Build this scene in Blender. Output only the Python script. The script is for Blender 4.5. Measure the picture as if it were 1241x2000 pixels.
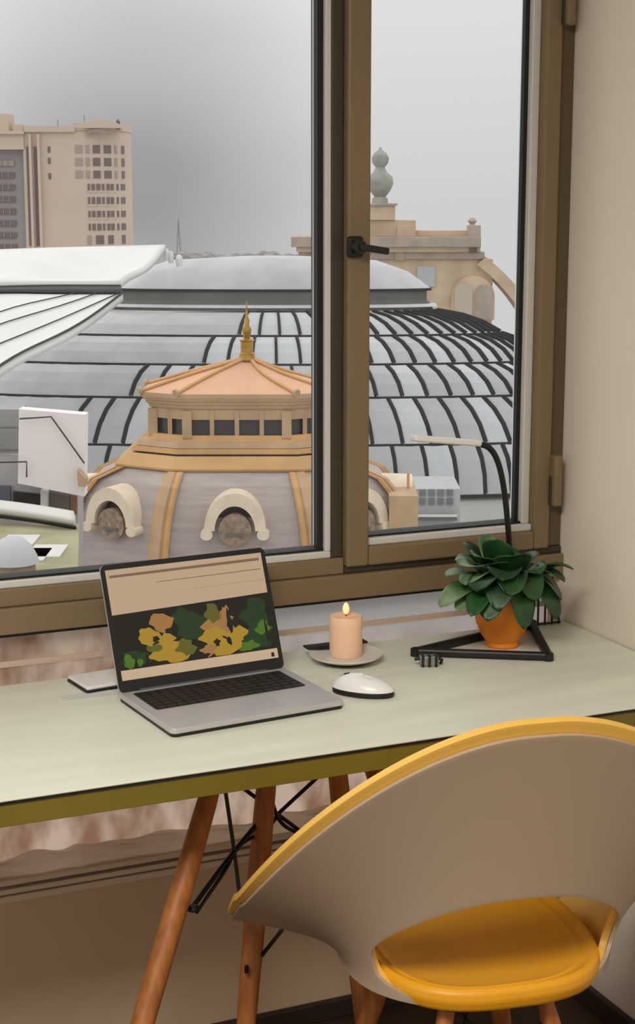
import bpy, bmesh, math, random
from math import sin, cos, tan, pi, radians, sqrt, atan2
from mathutils import Vector, Matrix
random.seed(7)
for o in list(bpy.data.objects): bpy.data.objects.remove(o)
S = bpy.context.scene
COL = S.collection

# ------------------------------------------------------------------ camera
FPX, PITCH, YAW, EYE = 3130.0, radians(10.9), radians(23.5), 1.59
cam_d = bpy.data.cameras.new('camera'); cam = bpy.data.objects.new('camera', cam_d); COL.objects.link(cam)
cam_d.sensor_fit = 'VERTICAL'; cam_d.sensor_height = 36.0; cam_d.lens = FPX/2000*36.0
cam_d.clip_start = .05; cam_d.clip_end = 2000
cam.location = (0, 0, EYE); cam.rotation_euler = (pi/2-PITCH, 0, -YAW)
S.camera = cam
# ------------------------------------------------------------------ view, world
S.view_settings.view_transform = 'Standard'; S.view_settings.look = 'None'
S.view_settings.gamma = 1; S.view_settings.use_curve_mapping = False
S.view_settings.exposure = 0.0
W = bpy.data.worlds.new('overcast'); S.world = W; W.use_nodes = True
wn, wl = W.node_tree.nodes, W.node_tree.links
def make_world():
    bg = wn['Background']
    tc = wn.new('ShaderNodeTexCoord')
    sep = wn.new('ShaderNodeSeparateXYZ'); wl.new(tc.outputs['Generated'], sep.inputs[0])
    # overcast sky: zenith about three times as bright as the horizon
    zc = wn.new('ShaderNodeMath'); zc.operation = 'MAXIMUM'; wl.new(sep.outputs['Z'], zc.inputs[0]); zc.inputs[1].default_value = 0
    zm = wn.new('ShaderNodeMath'); zm.operation = 'MULTIPLY_ADD'; wl.new(zc.outputs[0], zm.inputs[0]); zm.inputs[1].default_value = 1.6; zm.inputs[2].default_value = 1.0
    # a broad dark cloud bank low over the horizon
    mp = wn.new('ShaderNodeMapping'); wl.new(tc.outputs['Generated'], mp.inputs[0]); mp.inputs['Scale'].default_value = (1, 1, 1.7)
    nz = wn.new('ShaderNodeTexNoise'); wl.new(mp.outputs[0], nz.inputs['Vector']); nz.inputs['Scale'].default_value = 5.0; nz.inputs['Detail'].default_value = 2.0; nz.inputs['Roughness'].default_value = .45
    az = YAW - radians(6.0)
    vd = wn.new('ShaderNodeVectorMath'); vd.operation = 'DISTANCE'; wl.new(tc.outputs['Generated'], vd.inputs[0]); vd.inputs[1].default_value = (sin(az), cos(az), .015)
    ad = wn.new('ShaderNodeMath'); ad.operation = 'MULTIPLY_ADD'; wl.new(nz.outputs['Fac'], ad.inputs[0]); ad.inputs[1].default_value = .09; wl.new(vd.outputs['Value'], ad.inputs[2])
    rp = wn.new('ShaderNodeValToRGB'); wl.new(ad.outputs[0], rp.inputs[0])
    e = rp.color_ramp.elements
    e[0].position = .06; e[0].color = (.335, .325, .335, 1)
    e[1].position = .185; e[1].color = (.63, .63, .63, 1)
    m = wn.new('ShaderNodeVectorMath'); m.operation = 'SCALE'; wl.new(rp.outputs[0], m.inputs[0]); wl.new(zm.outputs[0], m.inputs['Scale'])
    wl.new(m.outputs[0], bg.inputs['Color']); bg.inputs['Strength'].default_value = 1.0
make_world()
# hazy, very soft daylight from the bright left of the sky
sd = bpy.data.lights.new('hazy_sun', 'SUN'); sd.energy = .45; sd.angle = radians(70); sd.color = (1, .97, .92)
sun = bpy.data.objects.new('hazy_sun', sd); COL.objects.link(sun)
sun.rotation_euler = Vector((.75, -.42, -.62)).to_track_quat('-Z', 'Y').to_euler()

# ------------------------------------------------------------------ pixel rays (1241 x 2000 frame)
CF = Vector((sin(YAW)*cos(PITCH), cos(YAW)*cos(PITCH), -sin(PITCH))); CR = Vector((cos(YAW), -sin(YAW), 0)); CU = CR.cross(CF)
FH = Vector((sin(YAW), cos(YAW), 0)); CC = Vector((0, 0, EYE))
def ray(x, y): return CF*FPX + CR*(x-620.5) - CU*(y-1000)
def PY(x, y, Y): d = ray(x, y); return CC + d*(Y/d.y)
def PZ(x, y, Z): d = ray(x, y); return CC + d*((Z-EYE)/d.z)
def PD(x, y, D): d = ray(x, y); return CC + d*(D/d.dot(FH))

# ------------------------------------------------------------------ materials
def lin(c): return tuple(((v/255)/12.92 if v/255 <= .04045 else ((v/255+.055)/1.055)**2.4) for v in c)
MATS = {}
def mat(name, rgb, rough=.6, metal=0, var=.0, scale=8., bump=0., bscale=60., spec=.5, emit=None, estr=0., stretch=None, rgb2=None, coat=0, sss=0, trans=0):
    if name in MATS: return MATS[name]
    m = bpy.data.materials.new(name); m.use_nodes = True; n, l = m.node_tree.nodes, m.node_tree.links
    b = n['Principled BSDF']; c = (*lin(rgb), 1)
    b.inputs['Roughness'].default_value = rough; b.inputs['Metallic'].default_value = metal
    b.inputs['Specular IOR Level'].default_value = spec; b.inputs['Coat Weight'].default_value = coat
    if sss: b.inputs['Subsurface Weight'].default_value = sss; b.inputs['Subsurface Radius'].default_value = (.02, .01, .006); b.inputs['Subsurface Scale'].default_value = 1
    if emit: b.inputs['Emission Color'].default_value = (*lin(emit), 1); b.inputs['Emission Strength'].default_value = estr
    tc = n.new('ShaderNodeTexCoord'); src = tc.outputs['Object']
    if stretch:
        mp = n.new('ShaderNodeMapping'); mp.inputs['Scale'].default_value = stretch; l.new(src, mp.inputs[0]); src = mp.outputs[0]
    if var or rgb2:
        z = n.new('ShaderNodeTexNoise'); z.inputs['Scale'].default_value = scale; z.inputs['Detail'].default_value = 5; l.new(src, z.inputs['Vector'])
        r = n.new('ShaderNodeValToRGB'); l.new(z.outputs['Fac'], r.inputs[0])
        c2 = (*lin(rgb2), 1) if rgb2 else tuple(v*(1+var) for v in c[:3])+(1,)
        c1 = c if rgb2 else tuple(v*(1-var) for v in c[:3])+(1,)
        r.color_ramp.elements[0].position = .35; r.color_ramp.elements[0].color = c1
        r.color_ramp.elements[1].position = .65; r.color_ramp.elements[1].color = c2
        l.new(r.outputs[0], b.inputs['Base Color'])
    else: b.inputs['Base Color'].default_value = c
    if bump:
        z2 = n.new('ShaderNodeTexNoise'); z2.inputs['Scale'].default_value = bscale; z2.inputs['Detail'].default_value = 4; l.new(src, z2.inputs['Vector'])
        bp = n.new('ShaderNodeBump'); bp.inputs['Strength'].default_value = bump; bp.inputs['Distance'].default_value = .01; l.new(z2.outputs['Fac'], bp.inputs['Height']); l.new(bp.outputs[0], b.inputs['Normal'])
    MATS[name] = m; return m
def glass_mat(name='clear_glass', tint=(1, 1, 1), refl=.06):
    if name in MATS: return MATS[name]
    m = bpy.data.materials.new(name); m.use_nodes = True; n, l = m.node_tree.nodes, m.node_tree.links
    n.remove(n['Principled BSDF']); out = n['Material Output']
    t = n.new('ShaderNodeBsdfTransparent'); t.inputs[0].default_value = (*tint, 1)
    g = n.new('ShaderNodeBsdfGlossy'); g.inputs['Roughness'].default_value = .02
    f = n.new('ShaderNodeFresnel'); f.inputs['IOR'].default_value = 1.25
    x = n.new('ShaderNodeMixShader'); l.new(f.outputs[0], x.inputs[0]); l.new(t.outputs[0], x.inputs[1]); l.new(g.outputs[0], x.inputs[2]); l.new(x.outputs[0], out.inputs[0])
    MATS[name] = m; return m

M_wall = mat('painted_wall', (230, 220, 205), .85, var=.02, scale=3, bump=.05, bscale=220)
M_wallf = mat('beige_wall', (214, 190, 160), .85, var=.03, scale=3, bump=.05, bscale=220)
M_ceil = mat('white_ceiling', (238, 234, 226), .9)
M_floor = mat('dark_wood_floor', (72, 54, 42), .5, var=.25, scale=6, stretch=(1, 8, 1))
M_base = mat('dark_baseboard', (52, 42, 36), .5, var=.1)
M_frame = mat('bronze_window_frame', (122, 104, 76), .45, var=.04, scale=4)
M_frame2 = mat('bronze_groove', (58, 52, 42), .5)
M_side = mat('shaded_bronze_post', (92, 78, 56), .5)  # frame bronze darkened: shadow beside the right wall put into the colour
M_bead = mat('pale_glazing_bead', (205, 203, 198), .5)
M_rub = mat('black_rubber', (14, 14, 14), .6)
M_black = mat('black_plastic', (16, 16, 17), .45)
M_desk = mat('pale_green_desktop', (226, 228, 212), .42, rgb2=(216, 217, 203), scale=2.2, stretch=(1, 9, 1), spec=.4)
M_edge = mat('olive_desk_edge', (118, 104, 34), .5, var=.12, scale=3)
M_wood = mat('beech_wood', (176, 110, 52), .5, rgb2=(150, 88, 38), scale=14, stretch=(6, 6, .6))
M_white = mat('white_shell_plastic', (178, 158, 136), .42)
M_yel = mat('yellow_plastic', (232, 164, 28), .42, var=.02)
M_rim = mat('daylit_yellow_plastic', (238, 190, 88), .42, var=.02)  # chair yellow lightened: daylight on the rim put into the colour
M_alu = mat('laptop_aluminium', (196, 195, 198), .38, metal=.35)
M_key = mat('black_keys', (22, 22, 25), .5)
M_mouse = mat('white_mouse', (236, 236, 236), .3)
M_wax = mat('peach_wax', (246, 206, 174), .5, sss=.25)
M_plate = mat('white_ceramic', (222, 219, 212), .3)
M_pot = mat('orange_glazed_pot', (232, 134, 18), .45, var=.05, scale=12)
M_soil = mat('potting_soil', (40, 30, 22), .95, var=.3, scale=60)
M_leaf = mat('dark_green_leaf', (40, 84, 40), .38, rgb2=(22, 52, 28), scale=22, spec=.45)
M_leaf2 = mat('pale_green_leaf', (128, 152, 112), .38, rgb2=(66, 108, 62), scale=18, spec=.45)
M_paper = mat('white_paper', (232, 230, 224), .7)
M_lampw = mat('white_lamp_head', (235, 235, 235), .4)
M_glass = glass_mat()

# ------------------------------------------------------------------ builders
def link(o, parent=None):
    COL.objects.link(o)
    if parent is not None: o.parent = parent
    return o
def tag(o, label=None, cat=None, group=None, kind=None):
    if label: o['label'] = label
    if cat: o['category'] = cat
    if group: o['group'] = group
    if kind: o['kind'] = kind
    return o
def empty(name, loc=(0, 0, 0), rz=0, parent=None):
    o = bpy.data.objects.new(name, None); o.empty_display_size = .05; o.location = loc; o.rotation_euler = (0, 0, rz); return link(o, parent)
def obj(name, verts, faces, m, parent=None, smooth=False, local=None):
    """verts are world coordinates unless the parent has its own place, then they are local to it"""
    me = bpy.data.meshes.new(name); me.from_pydata([tuple(v) for v in verts], [], faces)
    for x in (m if isinstance(m, (list, tuple)) else [m]): me.materials.append(x)
    bm = bmesh.new(); bm.from_mesh(me); bmesh.ops.recalc_face_normals(bm, faces=bm.faces); bm.to_mesh(me); bm.free()
    if smooth:
        for p in me.polygons: p.use_smooth = True
    me.update(); return link(bpy.data.objects.new(name, me), parent)
BF = [(0, 3, 2, 1), (4, 5, 6, 7), (0, 1, 5, 4), (1, 2, 6, 5), (2, 3, 7, 6), (3, 0, 4, 7)]
def bv(x0, x1, y0, y1, z0, z1): return [(x0, y0, z0), (x1, y0, z0), (x1, y1, z0), (x0, y1, z0), (x0, y0, z1), (x1, y0, z1), (x1, y1, z1), (x0, y1, z1)]
def bev(o, w=.003, seg=2):
    b = o.modifiers.new('bevel', 'BEVEL'); b.width = w; b.segments = seg; b.limit_method = 'ANGLE'; return o
def box(name, x0, x1, y0, y1, z0, z1, m, parent=None, bevel=0, seg=2):
    o = obj(name, bv(x0, x1, y0, y1, z0, z1), BF, m, parent)
    if bevel: bev(o, bevel, seg)
    return o
def boxes(name, lst, m, parent=None, bevel=0):
    v, f = [], []
    for b in lst:
        k = len(v); v += bv(*b); f += [tuple(i+k for i in q) for q in BF]
    o = obj(name, v, f, m, parent)
    if bevel: bev(o, bevel)
    return o
def lathe(name, prof, m, parent=None, c=(0, 0, 0), n=40, smooth=True):
    v, f = [], []
    for r, z in prof:
        for i in range(n): v.append((c[0]+r*cos(2*pi*i/n), c[1]+r*sin(2*pi*i/n), c[2]+z))
    for j in range(len(prof)-1):
        for i in range(n): f.append((j*n+i, j*n+(i+1) % n, (j+1)*n+(i+1) % n, (j+1)*n+i))
    f.append(tuple(range(n))[::-1]); f.append(tuple(range((len(prof)-1)*n, len(prof)*n)))
    o = obj(name, v, f, m, parent, smooth)
    if smooth: autosmooth(o)
    return o
def autosmooth(o, ang=40):
    me = o.data; bm = bmesh.new(); bm.from_mesh(me)
    for e in bm.edges:
        if len(e.link_faces) == 2 and e.calc_face_angle(0) > radians(ang): e.smooth = False
    bm.to_mesh(me); bm.free(); return o
def catmull(P, k=8):
    P = [Vector(p) for p in P]; Q = [P[0]*2-P[1]]+P+[P[-1]*2-P[-2]]; out = []
    for i in range(1, len(Q)-2):
        for j in range(k):
            t = j/k; a, b, c, d = Q[i-1:i+3]
            out.append(.5*((2*b)+(c-a)*t+(2*a-5*b+4*c-d)*t*t+(3*b-a-3*c+d)*t**3))
    return out+[P[-1]]
def tube(name, pts, r, m, parent=None, n=10, smooth=True, cap=True):
    pts = [Vector(p) for p in pts]; rs = r if isinstance(r, (list, tuple)) else [r]*len(pts)
    v, f = [], []; up = None
    for i, p in enumerate(pts):
        t = (pts[min(i+1, len(pts)-1)]-pts[max(i-1, 0)]).normalized()
        if up is None: up = Vector((0, 0, 1)) if abs(t.z) < .9 else Vector((1, 0, 0))
        a = t.cross(up).normalized(); up = a.cross(t).normalized()
        for k in range(n): v.append(p+a*(rs[i]*cos(2*pi*k/n))+up*(rs[i]*sin(2*pi*k/n)))
    for i in range(len(pts)-1):
        for k in range(n): f.append((i*n+k, i*n+(k+1) % n, (i+1)*n+(k+1) % n, (i+1)*n+k))
    if cap: f.append(tuple(range(n))[::-1]); f.append(tuple(range((len(pts)-1)*n, len(pts)*n)))
    o = obj(name, v, f, m, parent, smooth)
    if smooth: autosmooth(o, 50)
    return o
def bar(name, a, b, w, h, m, parent=None, bevel=0):
    """rectangular bar from a to b"""
    a, b = Vector(a), Vector(b); t = (b-a).normalized(); s = t.cross(Vector((0, 0, 1)))
    s = s.normalized() if s.length > 1e-4 else Vector((1, 0, 0)); u = s.cross(t)
    v = [p+s*(i*w/2)+u*(j*h/2) for p in (a, b) for i, j in ((-1, -1), (1, -1), (1, 1), (-1, 1))]
    o = obj(name, v, [(0, 1, 2, 3), (7, 6, 5, 4), (0, 4, 5, 1), (1, 5, 6, 2), (2, 6, 7, 3), (3, 7, 4, 0)], m, parent)
    if bevel: bev(o, bevel)
    return o
def prism(name, poly, off, m, parent=None, smooth=False, bevel=0):
    """closed outline (list of points) swept by the vector off"""
    off = Vector(off); n = len(poly); v = [Vector(p) for p in poly]+[Vector(p)+off for p in poly]
    f = [tuple(range(n)), tuple(range(2*n-1, n-1, -1))]+[(i, (i+1) % n, n+(i+1) % n, n+i) for i in range(n)]
    o = obj(name, v, f, m, parent, smooth)
    if bevel: bev(o, bevel)
    return o
def grid(name, fn, nu, nv, m, parent=None, thick=0, smooth=True, off=-1):
    v = [fn(i/nu, j/nv) for j in range(nv+1) for i in range(nu+1)]
    f = [(j*(nu+1)+i, j*(nu+1)+i+1, (j+1)*(nu+1)+i+1, (j+1)*(nu+1)+i) for j in range(nv) for i in range(nu)]
    o = obj(name, v, f, m, parent, smooth)
    if thick:
        s = o.modifiers.new('thick', 'SOLIDIFY'); s.thickness = thick; s.offset = off
    return o

# ================================================================== ROOM SHELL
WY = 2.69            # inner face of the window wall
XR = 1.697           # right wall
XL, YB, ZC = -2.6, -1.6, 2.65
WX0, WX1, WZ0, WZ1 = -.62, 1.688, .40, 2.36
tag(box('floor', XL-.2, XR+.2, YB-.2, WY+.09, -.1, 0, M_floor), 'dark brown wooden floor of the room', kind='structure')
tag(box('ceiling', XL-.2, XR+.2, YB-.2, WY+.09, ZC, ZC+.1, M_ceil), 'white ceiling above the desk', kind='structure')
tag(box('wall_right', XR, XR+.2, YB, WY+.09, 0, ZC, M_wall), 'plain cream wall to the right of the window', kind='structure')
tag(box('wall_back', XL, XR, YB-.2, YB, 0, ZC, M_wall), 'plain wall behind the viewer', kind='structure')
tag(boxes('wall_left', [(XL-.2, XL, YB, -.6, 0, ZC), (XL-.2, XL, 2.3, WY+.09, 0, ZC), (XL-.2, XL, -.6, 2.3, 0, .5), (XL-.2, XL, -.6, 2.3, 2.4, ZC)], M_wall), 'plain wall with an added fill window at the far left', kind='structure')
wf = tag(boxes('wall_front', [(XL, XR, WY, WY+.09, 0, WZ0), (XL, XR, WY, WY+.09, WZ1, ZC), (XL, WX0, WY, WY+.09, WZ0, WZ1), (WX1, XR, WY, WY+.09, WZ0, WZ1)], M_wallf), 'beige wall below the window and behind the desk', kind='structure')
tag(box('baseboard_right', XR-.014, XR, YB, WY, 0, .045, M_base, bevel=.003), 'dark baseboard along the cream wall', kind='structure')
tag(box('baseboard_front', XL, XR-.014, WY-.014, WY, 0, .04, M_base, bevel=.003), 'dark baseboard under the window wall', kind='structure')
# window added in the left wall, out of view, to fill the room with daylight
w3 = tag(empty('fill_window', (XL-.1, .85, .5)), 'wide unseen side window added to let fill daylight in', kind='structure')
for y in (-1.41, -.02, 1.41): box('frame_post', -.03, .03, y-.03, y+.03, 0, 1.9, M_frame, w3, .004)
for z in (.03, 1.87): box('frame_rail', -.03, .03, -1.44, 1.44, z-.03, z+.03, M_frame, w3, .004)
for y in (-.71, .69): box('glass_pane', -.003, .003, y-.66, y+.66, .06, 1.84, M_glass, w3)

# ---------------------------------------------------------------- window_1 : large fixed pane
def win_piece(name, x0, x1, z0, z1, y0, y1, m, parent, bevel=.002): return box(name, x0, x1, y0, y1, z0, z1, m, parent, bevel)
w1 = tag(empty('window_1', (0, 0, 0)), 'large fixed window pane in a bronze frame with black seal', kind='structure')
win_piece('bottom_rail', WX0, 1.2185, .905, .936, WY-.012, WY+.09, M_frame, w1)
win_piece('sill_rail', WX0, XR-.001, .858, .9045, WY-.022, WY+.09, M_frame, w1)
win_piece('shadow_gap', WX0, WX1, .848, .858, WY-.002, WY+.09, M_rub, w1)
win_piece('mullion', 1.195, 1.2185, .936, WZ1, WY-.006, WY+.09, M_frame2, w1)
win_piece('left_post', WX0, WX0+.06, .936, WZ1, WY-.012, WY+.09, M_frame, w1)
win_piece('top_rail', WX0+.06, 1.195, WZ1-.06, WZ1, WY-.012, WY+.09, M_frame, w1)
win_piece('glazing_bead', WX0+.06, 1.195, .936, .949, WY-.004, WY+.04, M_bead, w1)
win_piece('glazing_bead', 1.1835, 1.195, .949, WZ1-.06, WY-.004, WY+.04, M_bead, w1)
win_piece('rubber_seal', WX0+.06, 1.1835, .949, .9535, WY+.004, WY+.04, M_rub, w1, 0)
win_piece('rubber_seal', 1.172, 1.1835, .9535, WZ1-.06, WY+.006, WY+.0235, M_rub, w1, 0)
win_piece('glass_pane', WX0+.06, 1.173, .952, WZ1-.06, WY+.024, WY+.030, M_glass, w1, 0)
# ---------------------------------------------------------------- window_2 : narrow casement
w2 = tag(empty('window_2', (0, 0, 0)), 'narrow bronze casement window with black lever handle', kind='structure')
win_piece('sash_stile', 1.2195, 1.2650, .919, 2.30, WY-.024, WY+.07, M_frame, w2, .004)
win_piece('sash_stile', 1.6255, 1.6600, .919, 2.30, WY-.024, WY+.07, M_frame, w2, .004)
win_piece('sash_rail', 1.2650, 1.6255, .919, .955, WY-.024, WY+.07, M_frame, w2, .004)
win_piece('sash_rail', 1.2650, 1.6255, 2.26, 2.30, WY-.024, WY+.07, M_frame, w2, .004)
win_piece('frame_strip', 1.2195, XR-.001, .905, .9185, WY-.012, WY+.09, M_frame2, w2)
win_piece('side_post', 1.6605, XR-.001, .919, WZ1, WY-.008, WY+.09, M_side, w2)
win_piece('top_rail', 1.2195, 1.6605, 2.301, WZ1, WY-.012, WY+.09, M_frame, w2)
win_piece('glazing_bead', 1.265, 1.6255, .955, .968, WY-.012, WY+.04, M_bead, w2)
win_piece('glazing_bead', 1.6085, 1.6255, .968, 2.26, WY-.002, WY+.04, M_bead, w2)
win_piece('rubber_seal', 1.265, 1.6085, .968, .972, WY+.002, WY+.04, M_rub, w2, 0)
win_piece('rubber_seal', 1.5995, 1.6085, .972, 2.26, WY+.012, WY+.0235, M_rub, w2, 0)
win_piece('rubber_seal', 1.265, 1.2680, .972, 2.26, WY-.005, WY+.04, M_rub, w2, 0)
win_piece('glass_pane', 1.266, 1.601, .970, 2.26, WY+.024, WY+.030, M_glass, w2, 0)
for z0, z1 in ((1.004, 1.106), (1.915, 2.02)):
    h = win_piece('hinge', 1.6575, 1.677, z0, z1, WY-.042, WY-.009, M_frame, w2, .005)
    win_piece('hinge_pin', 1.6545, 1.6595, z0+.003, z0+.06, WY-.032, WY-.0245, M_frame2, h, .001)
hd = box('handle', 1.214, 1.246, WY-.036, WY-.0245, 1.494, 1.532, M_black, w2, .008, 3)
tube('handle_neck', [(1.230, WY-.034, 1.513), (1.230, WY-.058, 1.513)], .012, M_black, hd, 16)
bar('lever', (1.226, WY-.058, 1.514), (1.284, WY-.058, 1.505), .012, .0125, M_black, hd, .003)
# ---------------------------------------------------------------- window_3 : low panel behind the desk
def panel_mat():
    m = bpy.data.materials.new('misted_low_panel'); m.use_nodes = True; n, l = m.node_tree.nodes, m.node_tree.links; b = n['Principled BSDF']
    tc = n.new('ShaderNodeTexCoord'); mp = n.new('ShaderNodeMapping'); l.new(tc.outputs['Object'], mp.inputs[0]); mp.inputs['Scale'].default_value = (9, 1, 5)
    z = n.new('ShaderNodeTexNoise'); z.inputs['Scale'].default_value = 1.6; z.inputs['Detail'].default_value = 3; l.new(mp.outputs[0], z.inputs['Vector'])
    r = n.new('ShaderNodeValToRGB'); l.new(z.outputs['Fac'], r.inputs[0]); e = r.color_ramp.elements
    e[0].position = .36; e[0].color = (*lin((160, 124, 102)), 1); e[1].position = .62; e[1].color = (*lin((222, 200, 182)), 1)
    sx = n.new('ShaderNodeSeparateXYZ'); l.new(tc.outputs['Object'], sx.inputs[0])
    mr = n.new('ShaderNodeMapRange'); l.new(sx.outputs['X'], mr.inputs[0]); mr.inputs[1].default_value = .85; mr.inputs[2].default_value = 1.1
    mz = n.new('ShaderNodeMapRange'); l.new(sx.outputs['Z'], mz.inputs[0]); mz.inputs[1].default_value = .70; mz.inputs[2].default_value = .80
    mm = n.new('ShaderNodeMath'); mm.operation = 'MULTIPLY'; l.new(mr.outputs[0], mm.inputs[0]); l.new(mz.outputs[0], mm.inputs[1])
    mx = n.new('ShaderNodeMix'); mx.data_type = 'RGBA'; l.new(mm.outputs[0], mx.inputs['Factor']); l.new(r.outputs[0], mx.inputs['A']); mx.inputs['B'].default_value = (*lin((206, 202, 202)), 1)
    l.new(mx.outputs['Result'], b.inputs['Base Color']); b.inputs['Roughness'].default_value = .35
    tl = n.new('ShaderNodeBsdfTranslucent'); l.new(mx.outputs['Result'], tl.inputs[0]); ms_ = n.new('ShaderNodeMixShader'); ms_.inputs[0].default_value = .75
    l.new(b.outputs[0], ms_.inputs[1]); l.new(tl.outputs[0], ms_.inputs[2]); l.new(ms_.outputs[0], n['Material Output'].inputs[0])
    return m
M_panel = panel_mat()
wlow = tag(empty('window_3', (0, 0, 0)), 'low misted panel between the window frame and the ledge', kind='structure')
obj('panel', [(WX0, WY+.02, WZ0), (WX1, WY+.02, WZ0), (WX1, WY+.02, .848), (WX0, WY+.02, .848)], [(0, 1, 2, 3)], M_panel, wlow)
win_piece('lower_strip', WX0, WX1, .790, .800, WY+.014, WY+.02, mat('pinkish_strip', (208, 184, 166), .6), wlow, 0)
# ---------------------------------------------------------------- ledge below the desk
M_trim = mat('cream_trim', (226, 208, 186), .6)
t1 = tag(empty('trim_1', (0, 0, 0)), 'cream ledge with dark grooves low on the window wall', kind='structure')
for y0, z0, z1, m in ((WY-.030, .402, .412, M_trim), (WY-.008, .394, .402, M_rub), (WY-.026, .384, .394, M_trim), (WY-.008, .379, .384, M_base), (WY-.022, .366, .379, M_trim)):
    box('ledge_moulding', .535, WX1, y0, WY+.02 if z0 >= .4 else WY, z0, z1, m, t1, .002)

# ================================================================== INTERIOR THINGS
DZ = .77
desk = tag(empty('desk', (.75, 2.39, 0)), 'long desk with pale green top, olive edge and splayed wooden legs', 'desk')
def dl(p): return Vector(p)-Vector((.75, 2.39, 0))
def dbox(n, x0, x1, y0, y1, z0, z1, m, bevel=0): a = dl((x0, y0, z0)); b = dl((x1, y1, z1)); return box(n, a.x, b.x, a.y, b.y, a.z, b.z, m, desk, bevel)
dbox('desktop', -.35, XR-.004, 2.124, 2.665, DZ-.003, DZ, M_desk, .001)
dbox('core', -.35, XR-.004, 2.126, 2.665, DZ-.041, DZ-.003, M_edge, .001)
dbox('edge_trim', -.35, XR-.01, 2.1235, 2.127, DZ-.0065, DZ-.003, M_rub)
dbox('under_frame', .55, 1.45, 2.30, 2.56, DZ-.056, DZ-.041, M_base, .002)
LEGS = [((424, 1500), (268, 2035), 2.34, 2.20), ((523, 1500), (478, 2035), 2.44, 2.36), ((656, 1470), (706, 1960), 2.46, 2.42), ((720, 1470), (830, 1800), 2.52, 2.60)]
def leg_to_floor(a, b):
    t = (0.0-a.z)/(b.z-a.z); return a+(b-a)*t
LG = []
for (a, b, ya, yb) in LEGS:
    A = PY(*a, ya); B = PY(*b, yb); k = (DZ-.056-A.z)/(B.z-A.z); A2 = A+(B-A)*k; B2 = leg_to_floor(A2, B); LG.append((A2, B2))
    n = 9; pts = [A2+(B2-A2)*(i/n) for i in range(n+1)]; rs = [.0135+.0055*sin(pi*min(1, .10+i/n*1.0)) for i in range(n+1)]; rs[0] = .012
    tube('leg', [dl(p) for p in pts], rs, M_wood, desk, 18)
def wire(pts, r=.0034): tube('brace_wire', [dl(p) for p in pts], r, M_black, desk, 8)
N1 = PY(458, 1663, 2.38); N2 = PY(545, 1588, 2.47)
wire([PY(434, 1500, 2.40), N1, PY(468, 1745, 2.36)], .0036)
wire(catmull([PY(372, 1778, 2.29), PY(420, 1712, 2.34), N1, PY(500, 1612, 2.42)]), .0044)
wire(catmull([PY(384, 1782, 2.28), PY(440, 1700, 2.35), PY(465, 1655, 2.39), PY(510, 1625, 2.43)]), .0032)
wire([PY(640, 1500, 2.50), N2, PY(520, 1625, 2.44)], .0036)
wire([PY(450, 1520, 2.42), PY(545, 1592, 2.465), PY(610, 1640, 2.49)], .0036)
wire(catmull([PY(530, 1560, 2.45), PY(545, 1600, 2.46), PY(572, 1622, 2.47), PY(630, 1640, 2.49)]), .0036)
wire([PY(512, 1866, 2.37), PY(552, 1815, 2.40)], .0036)
p = PY(378, 1779, 2.285); lathe('wire_foot', [(.002, 0), (.011, .002), (.012, .005), (.006, .010)], M_black, desk, dl(p), 16)
p = PY(482, 1893, 2.355); lathe('bolt', [(.001, -.007), (.004, -.006), (.004, .006), (.001, .007)], M_black, desk, dl(p), 10)

# ---------------------------------------------------------------- laptop
lap = tag(empty('laptop', (.889, 2.408, DZ), radians(5.5)), 'open silver laptop showing a yellow and green picture on its screen', 'laptop')
LW, LD = .156, .112
def rrect(hx, hy, r, n=5, cx=0, cy=0):
    out = []
    for sx, sy, a0 in ((1, 1, 0), (-1, 1, 90), (-1, -1, 180), (1, -1, 270)):
        for i in range(n+1):
            a = radians(a0+90*i/n); out.append((cx+sx*(hx-r)+r*cos(a), cy+sy*(hy-r)+r*sin(a)))
    return out
prism('base', [(x, y, .0055) for x, y in rrect(LW, LD, .010)], (0, 0, .0090), M_alu, lap, bevel=.0012)
prism('bottom_edge', [(x, y, 0) for x, y in rrect(LW-.001, LD-.001, .010)], (0, 0, .0056), M_black, lap)
prism('keyboard_well', [(x, y, .0146) for x, y in rrect(.138, .050, .004, 3, 0, .040)], (0, 0, .0006), mat('dark_key_well', (34, 34, 38), .5), lap)
kv, kf = [], []
for r in range(6):
    x = -.134
    while x < .130:
        w = .0155 if not (r == 5 and -.06 < x < .02) else .085
        w = min(w, .134-x); k = len(kv); y = .084-r*.0160
        kv += bv(x, x+w, y-.0135, y, .0152, .0163); kf += [tuple(i+k for i in q) for q in BF]; x += w+.0026
tag(obj('keys', kv, kf, M_key, lap), kind='stuff')
prism('trackpad', [(x, y, .0145) for x, y in rrect(.056, .034, .004, 3, 0, -.060)], (0, 0, .0004), mat('trackpad_grey', (178, 178, 184), .3), lap)
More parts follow.
